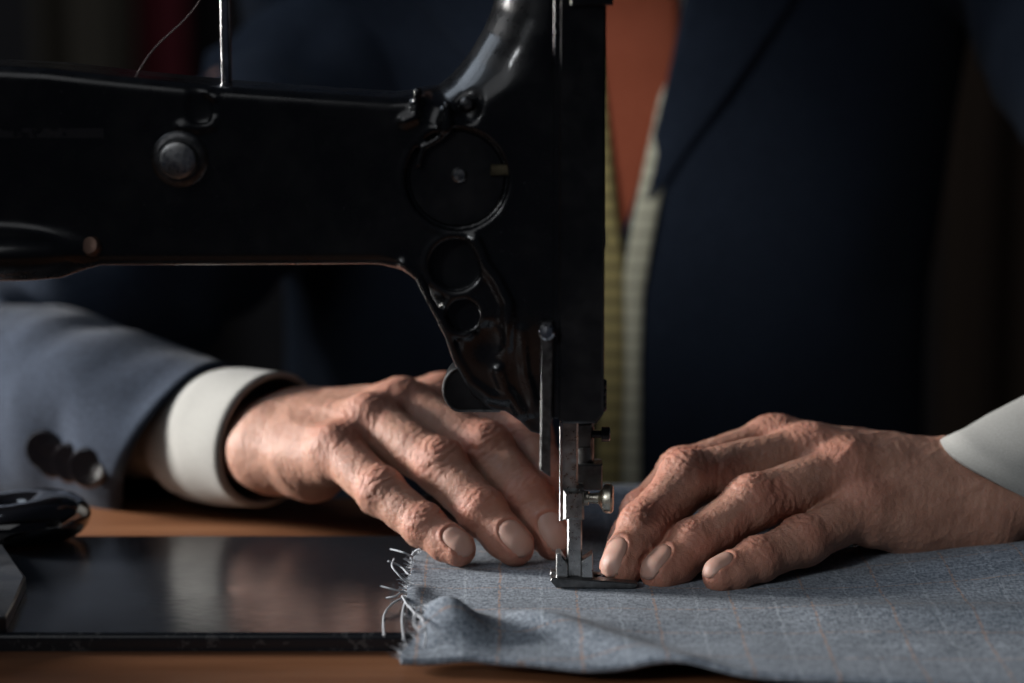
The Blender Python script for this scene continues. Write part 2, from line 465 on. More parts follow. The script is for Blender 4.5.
        return pts, f

def PP(*l): return [P(*a) for a in l]
rads = dict(P=(11, 10.1, 9.0, 7.4), R=(12.4, 11.3, 10.2, 8.5), M=(13, 11.8, 10.6, 8.9), I=(12.8, 11.6, 10.4, 8.7))
# the hand on the left of the picture
JL = dict(P=PP((340, 452, 88), (381, 492, 60), (424, 526, 42), (459, 549, 30)),
          R=PP((374, 424, 100), (440, 466, 68), (482, 512, 46), (515, 546, 33)),
          M=PP((404, 409, 116), (486, 450, 84), (529, 500, 60), (554, 540, 43)),
          I=PP((446, 403, 134), (526, 438, 104), (549, 487, 78), (559, 521, 62)))
dL = unit(V(.12, -.62, .78))
handL = Hand(JL, P(280, 441, 141), P(186, 424, 212), {k: dL for k in 'PRMI'}, rads,
             [V(-112, 156, 32), V(-78, 168, 26), V(-52, 150, 16), V(-34, 128, 10)], unit(V(-.1, -.5, .85)),
             dict(P=unit(V(.3, -.80, .55)), R=unit(V(.3, -.85, .5)), M=unit(V(.2, -.9, .45))), 15)
JR = dict(P=PP((858, 512, 40), (803, 542, 20), (758, 560, 6), (720, 576, -4)),
          R=PP((842, 474, 52), (753, 503, 30), (694, 545, 16), (661, 573, 4)),
          M=PP((806, 456, 66), (688, 480, 44), (644, 528, 24), (622, 567, 8)),
          I=PP((772, 446, 84), (684, 476, 66), (646, 515, 48), (628, 545, 36)))
dR = unit(V(-.35, -.35, .87))
handR = Hand(JR, P(978, 497, 66), P(1110, 458, 82), {k: dR for k in 'PRMI'}, rads,
             [V(148, 100, 18), V(122, 116, 17), V(90, 116, 14), V(68, 100, 10)], unit(V(.0, -.42, .9)),
             dict(P=unit(V(-.2, -.12, 1)), R=unit(V(-.35, -.22, .93)), M=unit(V(-.65, -.5, .6))), 11)
HL = handL.mesh(.75); HR = handR.mesh(.75)

# ------------------------------------------------------------------ the rest of the body, under the clothes
CX = 30.; TY = 520.
shL = P(480, -75, 530); elL = P(-25, 390, 325); shR = V(240, 530, 372); elR = V(355, 290, 108)
def body_f(p):
    d = ellip(p, V(CX, TY, -60), V(165, 105, 260))
    d = smin(d, ellip(p, V(CX, TY, 230), V(185, 105, 190)), 60)
    d = smin(d, cone(p, shL, shR, 48, 48), 50)
    d = smin(d, cone(p, shL, elL, 46, 38), 25); d = smin(d, cone(p, shR, elR, 46, 38), 25)
    d = smin(d, cone(p, elL, handL.E, 38, 17), 10); d = smin(d, cone(p, elR, handR.E, 38, 20), 10)
    hc = V(CX, 480, 560)
    d = smin(d, cone(p, V(CX, 525, 380), V(CX, 500, 520), 62, 58), 30)
    d = smin(d, ellip(p, hc + V(0, 15, 25), V(88, 112, 118)), 20); d = smin(d, ellip(p, hc + V(0, -20, -45), V(66, 78, 82)), 20)
    d = smin(d, cone(p, hc + V(0, -100, 18), hc + V(0, -122, -18), 9, 15), 12)
    for q in (-1, 1):
        d = smin(d, ellip(p, hc + V(88 * q, 20, -5), V(9, 24, 36)), 6)
        d = smax(d, -(np.linalg.norm(p - hc - V(33 * q, -108, 22), axis=1) - 16), 10)
        d = smin(d, np.linalg.norm(p - hc - V(33 * q, -84, 20), axis=1) - 15, 4)
    d = smax(d, -ellip(p, hc + V(0, -108, -58), V(28, 12, 3)), 5)
    return d
bv, bf = nets(body_f, (-480, 120, -320), (480, 680, 720), 7., K=3)
def joinmesh(parts):
    vs = []; fs = []; ts = []; k = 0
    for v, f, t in parts: vs.append(v); fs.append(f + k); ts.append(t); k += len(v)
    return np.concatenate(vs), np.concatenate(fs), np.concatenate(ts)
person = empty('person', (CX, TY, -300), 'person in a navy suit and rust tie guiding cloth under the needle with both hands', 'person')
bvv, bff, bt = joinmesh([HL, HR, (bv, bf, np.full(len(bv), .1))])
body = mk('body', bvv, bff, SKIN, person)
at = body.data.attributes.new('tint', 'FLOAT', 'POINT')
if len(body.data.vertices) == len(bt): at.data.foreach_set('value', bt.astype('f'))
NAILM = mat('fingernail', (.45, .265, .21), .52, 0, .4, .0)
_t = NT(NAILM); _c = _t.coord(); _t.l(_t.bump(_t.noise(_t.coord((1, 1, 1)), 500, 2), .1, .0003), _t.b.inputs['Normal'])
NAILM.node_tree.nodes['Principled BSDF'].inputs['Subsurface Weight'].default_value = .15
NAILM.node_tree.nodes['Principled BSDF'].inputs['Subsurface Scale'].default_value = .002
for H in (handL, handR):
    for k in 'PRMI':
        v, f = H.nail(k); o = mk('fingernail', v, f, NAILM, body)
        md = o.modifiers.new('s', 'SOLIDIFY'); md.thickness = .0004; md.offset = -1

# ------------------------------------------------------------------ clothing
def sleeve(path, ns, nt, off=lambda th: 0, fold=None, ref=V(0, 0, 1)):
    """path: list of (centre, radius); ring 0 is the open end. Returns grid, frame function"""
    C = np.array([p for p, r in path]); Rr_ = np.array([r for p, r in path])
    L = np.concatenate([[0], np.cumsum(np.linalg.norm(np.diff(C, axis=0), axis=1))])
    def at_(s):
        # smooth curve through the points
        def ev(x): return np.array([np.interp(x, L, C[:, i]) for i in range(3)])
        c = sum(ev(s + e) for e in (-24, -12, 0, 12, 24)) / 5
        if s < 30: c = ev(s) if s >= 0 else C[0] + (C[0] - C[1]) / L[1] * (-s) if True else c
        a = unit(ev(min(s + 25, L[-1])) - ev(max(s - 25, 0)))
        return c, a, np.interp(s, L, Rr_)
    G = []
    tot = L[-1]
    for i in range(ns):
        row = []
        for j in range(nt):
            th = 2 * math.pi * j / nt; s0 = off(th); s = s0 + (tot - s0) * i / (ns - 1)
            c, a, r = at_(s); u = unit(ref - a * ref.dot(a)); w = np.cross(a, u)
            dr = fold(s, th) if fold else 0
            row.append(c + (r + dr) * (math.cos(th) * u + math.sin(th) * w))
        G.append(row)
    return G, at_
def nz(s, th, a, b, seed):
    return float(vnoise(np.array([[s * a + seed, math.cos(th) * b + 5, math.sin(th) * b + 9 + s * a * .4]]))[0])
def fold1(s, th):
    k = .35 + .65 * min(1, max(0, s) / 120.)
    return k * (6.5 * nz(s, th, .018, 1.3, 3) + 7.5 * nz(s, th, .045, 1.5, 11) + 2.2 * nz(s, th, .11, 2.5, 20))
axL = unit(handL.W - handL.E)
cuffc = P(271, 440, 146); opn = P(190, 444, 184); mid1 = P(85, 420, 240)
jacketL, fL = sleeve([(opn, 38), (mid1, 50), (elL, 62), (elL * .5 + shL * .5 + V(22, 0, -6), 58), (shL, 64)], 90, 64,
                     lambda th: 0 - 22 * math.cos(th - .1) + 4 * math.cos(2 * th), fold1)
opR = P(1125, 446, 84)
jacketR, fR = sleeve([(opR, 46), (elR, 62), (elR * .6 + shR * .4, 68), (shR, 78)], 70, 48, lambda th: 12 - 24 * math.cos(th - .25), fold1)
cuffL, fcL = sleeve([(cuffc, 29.5), (P(228, 437, 168), 30.5), (P(196, 435, 184), 29), (P(180, 434, 194), 21), (P(150, 430, 208), 21), (mid1, 30)], 30, 56,
                    lambda th: -6 * math.cos(th), lambda s, th: .8 * nz(s, th, .05, 1.6, 2))
cuffR, fcR = sleeve([(P(985, 494, 66), 27), (P(1005, 486, 68), 29), (P(1110, 452, 82), 38), (elR, 52)], 30, 56,
                    lambda th: 16 - 30 * math.cos(th - .25), lambda s, th: .8 * nz(s, th, .05, 1.6, 7))
# torso shell
def tor(th, z, off=0.):
    # th = 0 faces the camera
    hw = np.interp(z, [-260, -120, 60, 200, 300, 360, 395], [200, 190, 186, 206, 226, 205, 120])
    hd = np.interp(z, [-260, -120, 60, 200, 300, 360, 395], [130, 124, 118, 124, 112, 90, 60])
    e = .82
    cx, sx = math.sin(th), -math.cos(th)
    x = math.copysign(abs(cx) ** e, cx) * (hw + off); y = math.copysign(abs(sx) ** e, sx) * (hd + off)
    return V(CX + x, TY + y + (0 if z < 300 else (z - 300) * .1), z)
def front(x, z, off=0.):
    """point of the torso surface at sideways place x"""
    lo, hi = -1.5, 1.5
    for _ in range(26):
        m_ = (lo + hi) / 2
        if tor(m_, z, off)[0] - CX < x: lo = m_
        else: hi = m_
    return tor((lo + hi) / 2, z, off)
SHIFT = -8.
VZ = [-260] + [P(600, y, 405)[2] for y in (480, 300, 235, 200, 150, 92, 0)] + [395]
VR = [2, 2, 3, 5, 13, 21, 29, 40, 68]; VL = [-8, -9, -8, -5, -11, -18, -27, -48, -76]
def vee(z, side):   # edge of the jacket opening, measured from the middle
    return np.interp(z, VZ, VR if side > 0 else VL)
J = MB()
for side in (1, -1):
    G = []
    for z in np.linspace(-260, 395, 90):
        row = []; x0 = vee(z, side)
        t0 = math.atan2(0, 1); p0 = front(x0, z, 8)
        # angle of p0
        lo, hi = -1.5, 1.5
        for _ in range(26):
            m_ = (lo + hi) / 2
            if tor(m_, z, 8)[0] - CX < x0: lo = m_
            else: hi = m_
        ta = (lo + hi) / 2
        for q in np.linspace(0, 1, 60):
            th = ta + (math.pi * side - ta) * q
            o_ = 9.5 + 3.0 * float(vnoise(np.array([[th * 3 + 4, z * .012, side * 5.]]))[0]) * (q > .05) + (1.5 if side > 0 else 0)
            row.append(tor(th, z, o_))
        G.append(row)
    J.grid(G)
J.grid(jacketL, closev=True); J.grid(jacketR, closev=True)
jacket = J.build('jacket', SUIT, person, True); jacket['label'] = 'navy blue suit jacket'
md = jacket.modifiers.new('s', 'SOLIDIFY'); md.thickness = .0022; md.offset = -1
for side in (1, -1):
    G = []
    for z in np.linspace(95, 390, 60):
        row = []; x0 = vee(z, side)
        w = np.interp(z, [95, 150, 255, 262, 285, 300, 390], [1, 22, 74, 62, 62, 50, 40])
        for q in np.linspace(0, 1, 12):
            o_ = 13 + 5 * math.sin(q * math.pi * .5) * (1 - .5 * q); row.append(front(x0 + side * w * q - side * .5, z, o_ + (1.5 if side > 0 else 0)))
        G.append(row)
    lap = MB().grid(G).build('lapel', SUIT, jacket, True)
    md = lap.modifiers.new('s', 'SOLIDIFY'); md.thickness = .0025; md.offset = 1
# shirt: front panel plus the two cuffs' sleeves
Sh = MB(); G = []
for z in np.linspace(-250, 400, 60):
    G.append([tor(th, z, 2) for th in np.linspace(-2.9, 2.9, 60)])
Sh.grid(G)
colr = []
for k, (dz, rr) in enumerate([(0, 74), (14, 71), (30, 68), (45, 67)]):
    colr.append([V(CX + math.sin(t) * rr, 515 - math.cos(t) * rr * .95, 375 + dz) for t in np.linspace(.15, 2 * math.pi - .15, 40)])
Sh.grid(colr)
Sh.grid(cuffL, closev=True); Sh.grid(cuffR, closev=True)
shirt = Sh.build('shirt', SHIRT, person, True); shirt['label'] = 'white shirt with turned cuffs'
md = shirt.modifiers.new('s', 'SOLIDIFY'); md.thickness = .0022; md.offset = -1
# tie
G = []
for z in np.linspace(20, 345, 60):
    hwid = np.interp(z, [20, 60, 200, 300, 345], [34, 44, 48, 44, 22]) ; 
    row = []
    for q in np.linspace(-1, 1, 17):
        p = front(q * hwid + SHIFT - 2, z, 4.0 + 2.0 * (1 - q * q) + 1.2 * math.exp(-((z - 232 - 8 * q) / 5.) ** 2)); row.append(p)
    G.append(row)
tie = MB().grid(G).build('necktie', TIEM, person, True); md = tie.modifiers.new('s', 'SOLIDIFY'); md.thickness = .003; md.offset = -1
kn = MB().lathe(front(SHIFT - 2, 352, 14), V(0, .1, 1), [(-20, 12), (-16, 17), (0, 21), (14, 24), (18, 20)], 20).build('tie_knot', TIEM, tie, True)
# sleeve buttons: four, overlapping, by the left-hand cuff slit
BUT = mat('horn_button', (.006, .005, .006), .12, 0, .5, .5)
def on_sleeve(px, py):
    """point and normal on the left jacket sleeve hit by the ray through a pixel of the photograph"""
    d = F_ + (px - 512) / FPX * R_ - (py - 341.5) / FPX * U_; best = None
    Gm = np.array(jacketL); 
    q = Gm - CAM; t = (q @ d) / d.dot(d); dist = np.linalg.norm(q - t[..., None] * d, axis=2) + t * .02
    i, j = np.unravel_index(np.argmin(dist), dist.shape); i = min(max(i, 1), len(Gm) - 2)
    du = Gm[i + 1, j] - Gm[i - 1, j]; dv = Gm[i, (j + 1) % Gm.shape[1]] - Gm[i, j - 1]; n = unit(np.cross(du, dv))
    if n.dot(CAM - Gm[i, j]) < 0: n = -n
    return Gm[i, j], n
for (px, py) in ((40, 450), (57, 457), (76, 463), (96, 466)):
    c, n = on_sleeve(px, py); n = unit(n * .15 + V(-.2, -.95, .12)); c = c + n * 2.5
    MB().lathe(c, n, [(-2, 7.5), (-1, 9.2), (.6, 10.2), (2.2, 9.9), (3.4, 8.9), (3.5, 7.8), (2.2, 6.6), (1.6, 4), (1.5, .4)], 28).build('sleeve_button', BUT, jacket)
    th = MB()
    for q in (-1, 1): th.tube([c + n * 2 + unit(np.cross(n, V(0, 0, 1))) * q * 2.4 + V(0, 0, z_) for z_ in (-2.5, 2.5)], .5, 6)

# ------------------------------------------------------------------ measuring tape round the neck
TAPEM = mat('tape_cream', (.62, .60, .42), .45); t = NT(TAPEM); c = t.coord()
sx = t.n('ShaderNodeSeparateXYZ'); t.l(c, sx.inputs[0])
fr = t.math('FRACT', t.math('DIVIDE', sx.outputs['Z'], .0085)); tick = t.math('LESS_THAN', fr, .22)
t.l(t.mix(t.math('MULTIPLY', tick, .55), (.80, .78, .58), (.28, .24, .13)), t.b.inputs['Base Color'])
tape = empty('measuring_tape', (CX, 400, 60), 'cream tailor measuring tape hanging down the front of the navy jacket', 'measuring tape')
def strand(name, pts, m, wd=19, tw=0.):
    C_ = [V(*p) for p in pts]; zs = np.linspace(C_[0][2], C_[-1][2], 120); Zk = [p[2] for p in C_][::-1]
    G = []
    for z in zs:
        x = np.interp(z, Zk, [p[0] for p in C_][::-1]); off = np.interp(z, Zk, [p[1] for p in C_][::-1])
        tn = np.interp(z, [120, 230], [0, tw]); h = wd / 2
        row = []
        for q in np.linspace(-1, 1, 5):
            xx = x + q * h * math.cos(tn); p = front(xx, z, off + .4 * math.cos(q * 2)); p = p + V(0, q * h * math.sin(tn), 0); row.append(p)
        G.append(row)
    o = MB().grid(G).build(name, m, tape, True); md = o.modifiers.new('s', 'SOLIDIFY'); md.thickness = .0006; md.offset = 1
    return o
TAPE2 = mat('tape_reverse', (.42, .34, .12), .5); t = NT(TAPE2); c = t.coord()
sx = t.n('ShaderNodeSeparateXYZ'); t.l(c, sx.inputs[0])
fr = t.math('FRACT', t.math('DIVIDE', sx.outputs['Z'], .0085)); tick = t.math('LESS_THAN', fr, .4)
t.l(t.mix(t.math('MULTIPLY', tick, .6), (.55, .45, .18), (.14, .11, .05)), t.b.inputs['Base Color'])
TZ = lambda py: P(600, py, 405)[2]
TX = lambda px: P(px, 300, 405)[0] - CX
a = strand('tape_strand', [(TX(722), 4, 330), (TX(694), 5, TZ(40)), (TX(667), 11, TZ(94)), (TX(655), 15, TZ(150)), (TX(641), 17, TZ(220)), (TX(630), 16, TZ(290)), (TX(628), 16, TZ(360)), (TX(629), 17, -60)], TAPEM, 13)
b = strand('tape_strand', [(TX(560), 7, 330), (TX(590), 12, TZ(90)), (TX(601), 17, TZ(200)), (TX(609), 17, TZ(260)), (TX(611), 17, TZ(360)), (TX(608), 18, -60)], TAPE2, 14)
b['label'] = 'yellowed reverse side of the tape'
g_ = [[V(CX + math.cos(t_) * 95, 540 + math.sin(t_) * 70, 372 + h_ + 12 * math.sin(t_)) for t_ in np.linspace(-.5, math.pi + .5, 40)] for h_ in (0, 14)]
o = MB().grid(g_).build('neck_loop', TAPEM, tape, True); md = o.modifiers.new('s', 'SOLIDIFY'); md.thickness = .0006

# ------------------------------------------------------------------ sewing machine
def q2(px, py, Y=0.):
    p = P(px, py, Y); return (p[0], p[2])
YF = -26.      # front face of the casting
arm_poly = [q2(*a) for a in [(0, 62), (60, 65), (130, 73), (230, 83), (330, 90), (395, 94), (425, 92), (470, 150), (500, 210), (470, 262), (400, 258), (380, 257), (110, 258), (92, 262), (72, 270), (40, 272), (0, 272)]]
xl = -520.
arm_poly = [(xl, arm_poly[0][1] + 6)] + arm_poly + [(xl, arm_poly[-1][1])]
head_poly = [q2(*a) for a in [(418, 92), (440, 84), (452, 74), (470, 52), (484, 28), (493, 5), (500, -30), (503, -80), (604, -80), (604, 60), (604, 240), (590, 330), (545, 428), (530, 424), (520, 414), (505, 404), (490, 402), (472, 388), (457, 362), (448, 335), (440, 318), (430, 300), (418, 276), (404, 264), (392, 259), (375, 240), (380, 150), (400, 105)]]
def circ(px, py, rpx, Y=YF):
    c = P(px, py, Y); return c, rpx / 2.4 * (1000 + Y) / 1000
c1, r1 = circ(457, 179, 52); c2, r2 = circ(455, 265, 28); c3, r3 = circ(463, 316, 19)
ribs = [([(405, 121), (417, 116), (419, 104), (418, 92)], 1.9), ([(447, 106), (446, 130)], 2.2), ([(418, 165), (424, 147), (440, 138)], 1.2),
        ([(475, 240), (484, 262), (497, 280), (508, 302), (508, 326), (505, 345), (500, 352)], 2.2),
        ([(498, 372), (504, 390), (514, 404), (522, 416)], 2.0), ([(522, 330), (524, 372), (531, 396), (534, 416)], 1.1),
        ([(404, 264), (418, 276), (430, 300), (440, 318), (448, 335), (457, 362), (470, 384), (488, 398), (503, 402)], 1.5),
        ([(206, 93), (212, 99), (213, 110), (211, 124), (196, 127), (182, 127)], 1.5)]
RIBS = [([P(*a, YF) for a in pl], r) for pl, r in ribs]
lugc = P(52, 240, YF)
def cast_f(p):
    xz = p[:, [0, 2]]; ay = np.abs(p[:, 1])
    def ext(poly, r, h, lump=0):
        a = poly2(xz, poly) + r; b = ay - h + r
        return np.minimum(np.maximum(a, b), 0) + np.sqrt(np.maximum(a, 0) ** 2 + np.maximum(b, 0) ** 2) - r
    d = ext(arm_poly, 5, 27); d = smin(d, ext(head_poly, 13 + 13 * sm(p[:, 2], q2(460, 135)[1], q2(460, 60)[1]), 27), 6)
    # lower column is slimmer
    low = sm(-p[:, 2], -(q2(460, 300)[1]), -(q2(460, 420)[1]))
    d = np.maximum(d, (ay - (27 - 9 * low)) * .9)
    # pillar far to the left, standing on the bed
    a = poly2(xz, [(-590, 232), (-490, 222), (-480, 120), (-492, 20), (-500, -3), (-600, -3)]) + 12; b = ay - 34 + 12
    d = smin(d, np.minimum(np.maximum(a, b), 0) + np.sqrt(np.maximum(a, 0) ** 2 + np.maximum(b, 0) ** 2) - 12, 25)
    nf = p[:, 1] < 0
    # big round boss with a sunk face and a raised rim
    def disc(c, r, depth, rim, d):
        rr = np.hypot(p[:, 0] - c[0], p[:, 2] - c[2])
        cut = np.maximum(rr - r, p[:, 1] - (YF + depth))
        d = smax(d, -np.maximum(cut, -50), 1.6)
        t_ = np.hypot(rr - r, p[:, 1] - YF - .3) - rim
        return np.where(nf, smin(d, t_, 1.8), d)
    d = disc(c1, r1, 2.2, 1.1, d)
    d = disc(c2, r2, 5.0, 1.3, d); d = disc(c3, r3, 4.0, 1.2, d)
    for pl, r in RIBS:
        lo = min(q[0] for q in pl) - 12, min(q[2] for q in pl) - 12; hi = max(q[0] for q in pl) + 12, max(q[2] for q in pl) + 12
        m_ = (p[:, 0] > lo[0]) & (p[:, 2] > lo[1]) & (p[:, 0] < hi[0]) & (p[:, 2] < hi[1]) & nf
        if m_.any():
            w = p[m_]; dd = None; hh = 27 - 9 * sm(-w[:, 2], -(q2(460, 300)[1]), -(q2(460, 420)[1]))
            w2 = w.copy(); w2[:, 1] = w2[:, 1] + hh + YF * 0 - 26
            for A, B in zip(pl[:-1], pl[1:]):
                A2, B2 = A.copy(), B.copy(); A2[1] = B2[1] = -26.6
                c_ = cone(np.stack([w[:, 0], w[:, 1] + (hh - 27), w[:, 2]], 1), A2, B2, r, r); dd = c_ if dd is None else np.minimum(dd, c_)
            d[m_] = smin(d[m_], dd, 2.6)
    # hollows
    for (px, py, r_, dep) in ((467, 103, 9, 4), (488, 348, 12, 4.), (430, 108, 7, 2.5), (203, 108, 7, .8), (515, 372, 6, 3)):
        c = P(px, py, YF)
        d = smax(d, -ellip(p, c + V(0, -1, 0), V(r_ / 2.4 * 1.4, dep, r_ / 2.4 * 1.9)), 3)
    # lug under the arm at the left
    d = smin(d, ellip(p, lugc + V(-26, 8, -5), V(44, 20, 11)), 4)
    return d
machine = empty('sewing_machine', (-150, 0, TAB_Z), 'black enamelled sewing machine with worn bed plate standing on the wooden table', 'sewing machine')
v1, f1 = nets(cast_f, (-300, -42, 60), (12, 42, 300), 1.0, K=4, slack=2.2)
v2, f2 = nets(cast_f, (-620, -50, -10), (-297, 50, 262), 3.0, K=3, slack=2.)
v1, f1, _ = joinmesh([(v1, f1, np.zeros(len(v1))), (v2, f2, np.zeros(len(v2)))])
castobj = mk('arm_casting', v1, f1, ENAMEL, machine)
# bed plate: rounded slab with a softened, chipped front edge
def slab(lo, hi, r, n=6, rc=10):
    G = []
    xs = [];
    corners = [(hi[0] - rc, hi[1] - rc, 0), (lo[0] + rc, hi[1] - rc, 90), (lo[0] + rc, lo[1] + rc, 180), (hi[0] - rc, lo[1] + rc, 270)]
    ring = [(cx, cy, math.radians(a0 + k * 90 / 8)) for cx, cy, a0 in corners for k in range(9)]
    prof = [(-r, lo[2])] and [(0, lo[2])] + [(-r + r * math.cos(t), hi[2] - r + r * math.sin(t)) for t in np.linspace(0, math.pi / 2, n)]
    for o_, z in prof: G.append([V(cx + (rc + o_) * math.cos(a), cy + (rc + o_) * math.sin(a), z) for cx, cy, a in ring])
    mb = MB().grid(G, closev=True); m_ = len(ring)
    mb.f.append(tuple(range(m_))[::-1]); mb.f.append(tuple((len(prof) - 1) * m_ + i for i in range(m_))); return mb
bed = slab((-640, BED_Y0, TAB_Z), (95, BED_Y1, BED_Z), 2.4).build('bed_plate', BEDM, machine, deg=50); bed['label'] = 'black bed plate with chipped front edge'
# face column
b0 = q2(558, 424, -30); b1 = q2(607, -90, -30)
fc = MB().prism([(b0[0], b0[1] + 2), (b0[0] + 2, b0[1]), (b1[0] - 3, b0[1]), (b1[0], b0[1] + 4), (b1[0], b1[1]), (b0[0], b1[1])], -30, 26, 1.1)
kz = [q2(606, y, -10)[1] for y in (404, 397, 390, 383)]
facec = fc.build('face_column', DARK, machine)
for z in kz: MB().lathe(V(b1[0] - .5, -14, z), V(1, 0, 0), [(0, 2.4), (1.6, 2.4), (2.2, 1.6)], 14).build('adjusting_screw', DARK, facec)
zt = q2(600, 4, -10)[1]
MB().box((b1[0] - 14, -33, zt), (b1[0] + 2.5, 28, zt + 12), .8).build('cover_lip', DARK, facec)
MB().prism([(b0[0] - 2.2, b0[1] + 2), (b0[0] + .8, b0[1] + 2), (b0[0] + .8, b1[1]), (b0[0] - 2.2, b1[1])], -29, 20, .6).build('cover_edge', ENAMEL, facec)
# stud on the arm
c = P(180, 159, YF)
w = MB().lathe(c, V(0, -1, 0), [(-1.5, 11.2), (1.5, 11.2), (2.6, 10.2), (3.0, 8.6)], 36).build('stud_washer', DSTEEL, machine)
MB().lathe(c, V(0, -1, 0), [(1, 7.6), (7, 7.6), (8.6, 7.0), (9.2, 5.5), (8.8, 4.8), (8.9, .3)], 32).build('stud', STEEL, machine)['label'] = 'round steel stud'
# screw in the round cover
c = P(459, 175, YF + 2); sc_ = MB().lathe(c, V(.05, -1, .1), [(-2, 3.0), (1.5, 3.0), (2.3, 2.2), (2.5, .3)], 20).build('cover_screw', STEEL, machine)
rd = []
for k in range(40):
    a_ = 2 * math.pi * k / 40; rd.append((c1[0] + (r1 - 2.2) * math.cos(a_), c1[2] + (r1 - 2.2) * math.sin(a_)))
MB().prism(rd, YF + 1.2, YF + 4, .7).build('round_cover', DARK, machine)
c = P(516, 170, YF); c = P(503, 170, YF); MB().box((c[0] - 5, YF - .6, c[2] - 2.2), (c[0] + 3.5, YF + 1.5, c[2] + 2.2), .5).build('cover_clip', m_steel('brass_clip', (.25, .22, .14), .4), machine)
c = P(92, 246, YF); MB().lathe(c + V(0, -.5, 0), unit(V(-.3, -1, .3)), [(-3, 4.2), (1.0, 4.2), (2.2, 3.2), (2.5, .3)], 18).build('chip_glint', m_steel('chip_glint_metal', (.22, .14, .11), .4), machine)  # metal disc standing in for the highlight on a chip in the enamel
for (px, py, rr) in ((523, 328, 2.6), (467, 103, 2.6)):
    c = P(px, py, YF + 3); MB().lathe(c, V(0, -1, 0), [(-2, rr), (2.4, rr), (3.4, rr * .7), (3.6, .3)], 16).build('casting_screw', DSTEEL, machine)
# thread rod on top
c = P(226.5, 82, 0); MB().tube([c + V(0, 0, z) for z in (-6, 0, 110)], 2.3, 18).build('spool_pin', CHROME, machine)['label'] = 'thin upright chrome rod'
# presser lifter: curled tab at the foot of the casting
lc = P(462, 387, -12)
out = []
for k in range(16):
    a_ = math.radians(60 + 200 * k / 15); out.append((lc[0] + 7.2 * math.cos(a_), lc[2] + 8.8 * math.sin(a_)))
out += [q2(500, 408, -12), q2(505, 396, -12), q2(480, 385, -12)]
MB().prism(out, -17, 5, .8).build('presser_lifter', DARK, machine)
rim = MB().tube([V(x, -17.3, z) for x, z in out[:17]], .7, 8).build('lifter_rim', DSTEEL, machine)
# take-up link beside the column
l0 = q2(547, 320, -28); l1 = q2(546, 476, -28)
MB().prism([(l0[0] - 2.4, l0[1]), (l0[0] + 2.2, l0[1]), (l0[0] + 2.6, l0[1] - 8), (l0[0] + 1.5, l1[1] + 12), (l1[0] + 1.8, l1[1]), (l1[0] - 2.6, l1[1] + 3), (l0[0] - 2.6, l0[1] - 40)], -31, -27, .6).build('thread_link', DSTEEL, machine)
c = P(547, 332, -31); MB().lathe(c, V(-.1, -1, .1), [(-1, 3.3), (2, 3.3), (3.2, 2.4), (3.5, .3)], 20).build('link_screw', CHROME, machine)
# needle bar behind, presser bar in front
nx = q2(584, 470, 18)[0]
MB().tube([V(nx, 18, z) for z in (b0[1] + 4, q2(583, 478, 6)[1])], 4.2, 20).build('needle_bar', DSTEEL, machine)
nz0 = q2(584, 466, 18)[1]
clampo = MB().box((nx - 6.5, 11, nz0 - 9), (nx + 7.5, 24, nz0 + 2), .8).build('needle_clamp', DSTEEL, machine)
cz = q2(590, 442, 0)[1]
MB().lathe(V(nx + 2, 16, cz), V(1, 0, 0), [(0, 1.6), (5, 1.6), (5.2, 3.2), (8.2, 3.2), (8.8, 2.4)], 18).build('needle_screw', DARK, machine)
MB().box((nx - 7, 12, cz - 5), (nx + 3, 23, cz + 5), .8).build('thread_guide', DSTEEL, machine)
MB().tube([V(nx - 4, 16, nz0 - 6), V(nx - 4, 16, 4), V(nx - 4, 16, 1)], [1.0, .9, .25], 10).build('needle', CHROME, machine)
pb0 = q2(560, 424, 2); pb1 = q2(577, 506, 2)
px0, px1 = pb0[0], pb1[0]
MB().box((px0, -4, pb1[1]), (px1 + .3, 7, pb0[1] + 4), 1.2).build('presser_bar', STEEL, machine)
MB().box((px0 - .3, -5, q2(561, 517, 2)[1]), (px0 + 1.2, -3.5, pb0[1] + 2), .3).build('bar_edge', CHROME, machine)
k0 = q2(563, 517, -2); k1 = q2(584, 488, -2)
MB().box((k0[0], -8, k0[1]), (k1[0], 9, k1[1]), 1.4).build('foot_clamp', STEEL, machine)
sc0 = P(584, 498, 0)
scw = MB().lathe(sc0, unit(V(1, -.12, 0)), [(-1, 3.0), (2, 3.0), (2.1, 2.1), (6, 2.3), (7.4, 4.2), (8, 5.6), (9, 6.1), (11.2, 6.1), (12, 5.2), (12.2, .4)], 28).build('thumb_screw', m_steel('nickel_screw', (.68, .63, .52), .3), machine)
scw['label'] = 'knurled nickel thumb screw'
# presser foot: shank, two upright ears, long split sole
FZ = 2.2
sh0 = q2(567, 576, 0); sh1 = q2(582, 516, 0)
ft = MB().box((sh0[0], -3.5, FZ + 1), (sh1[0], 3.5, sh1[1] + 2), .8)
def ear(pxs, y0, y1): return MB().prism([q2(a, b, -2) for a, b in pxs], y0, y1, .5)
foot = ft.build('presser_foot', STEEL, machine); foot['label'] = 'steel presser foot with long dark sole'
ear([(556, 577), (556, 552), (560, 551), (568, 563), (568, 577)], -5, 3).build('foot_ear', STEEL, foot)
ear([(581, 577), (581, 560), (592, 552), (593, 556), (593, 577)], -5, 3).build('foot_ear', STEEL, foot)
s0 = Pz(551, 584, FZ - 2); S1 = Pz(634, 584, FZ - 2)
def sole(y0, y1, short=0):
    s1 = V(8, 0, 0) if short else S1
    return MB().prism([(s0[0] - .5, FZ + 1.4), (s0[0] + 2, FZ - 1.6), (s1[0] - 1, FZ - 2.2), (s1[0] + 1, FZ - 1.2), (s1[0] + 1, FZ + .2), (s0[0] + 22, FZ + 1.4), (s0[0] + 3, FZ + 2.6), (s0[0], FZ + 2.6)], y0, y1, .5)
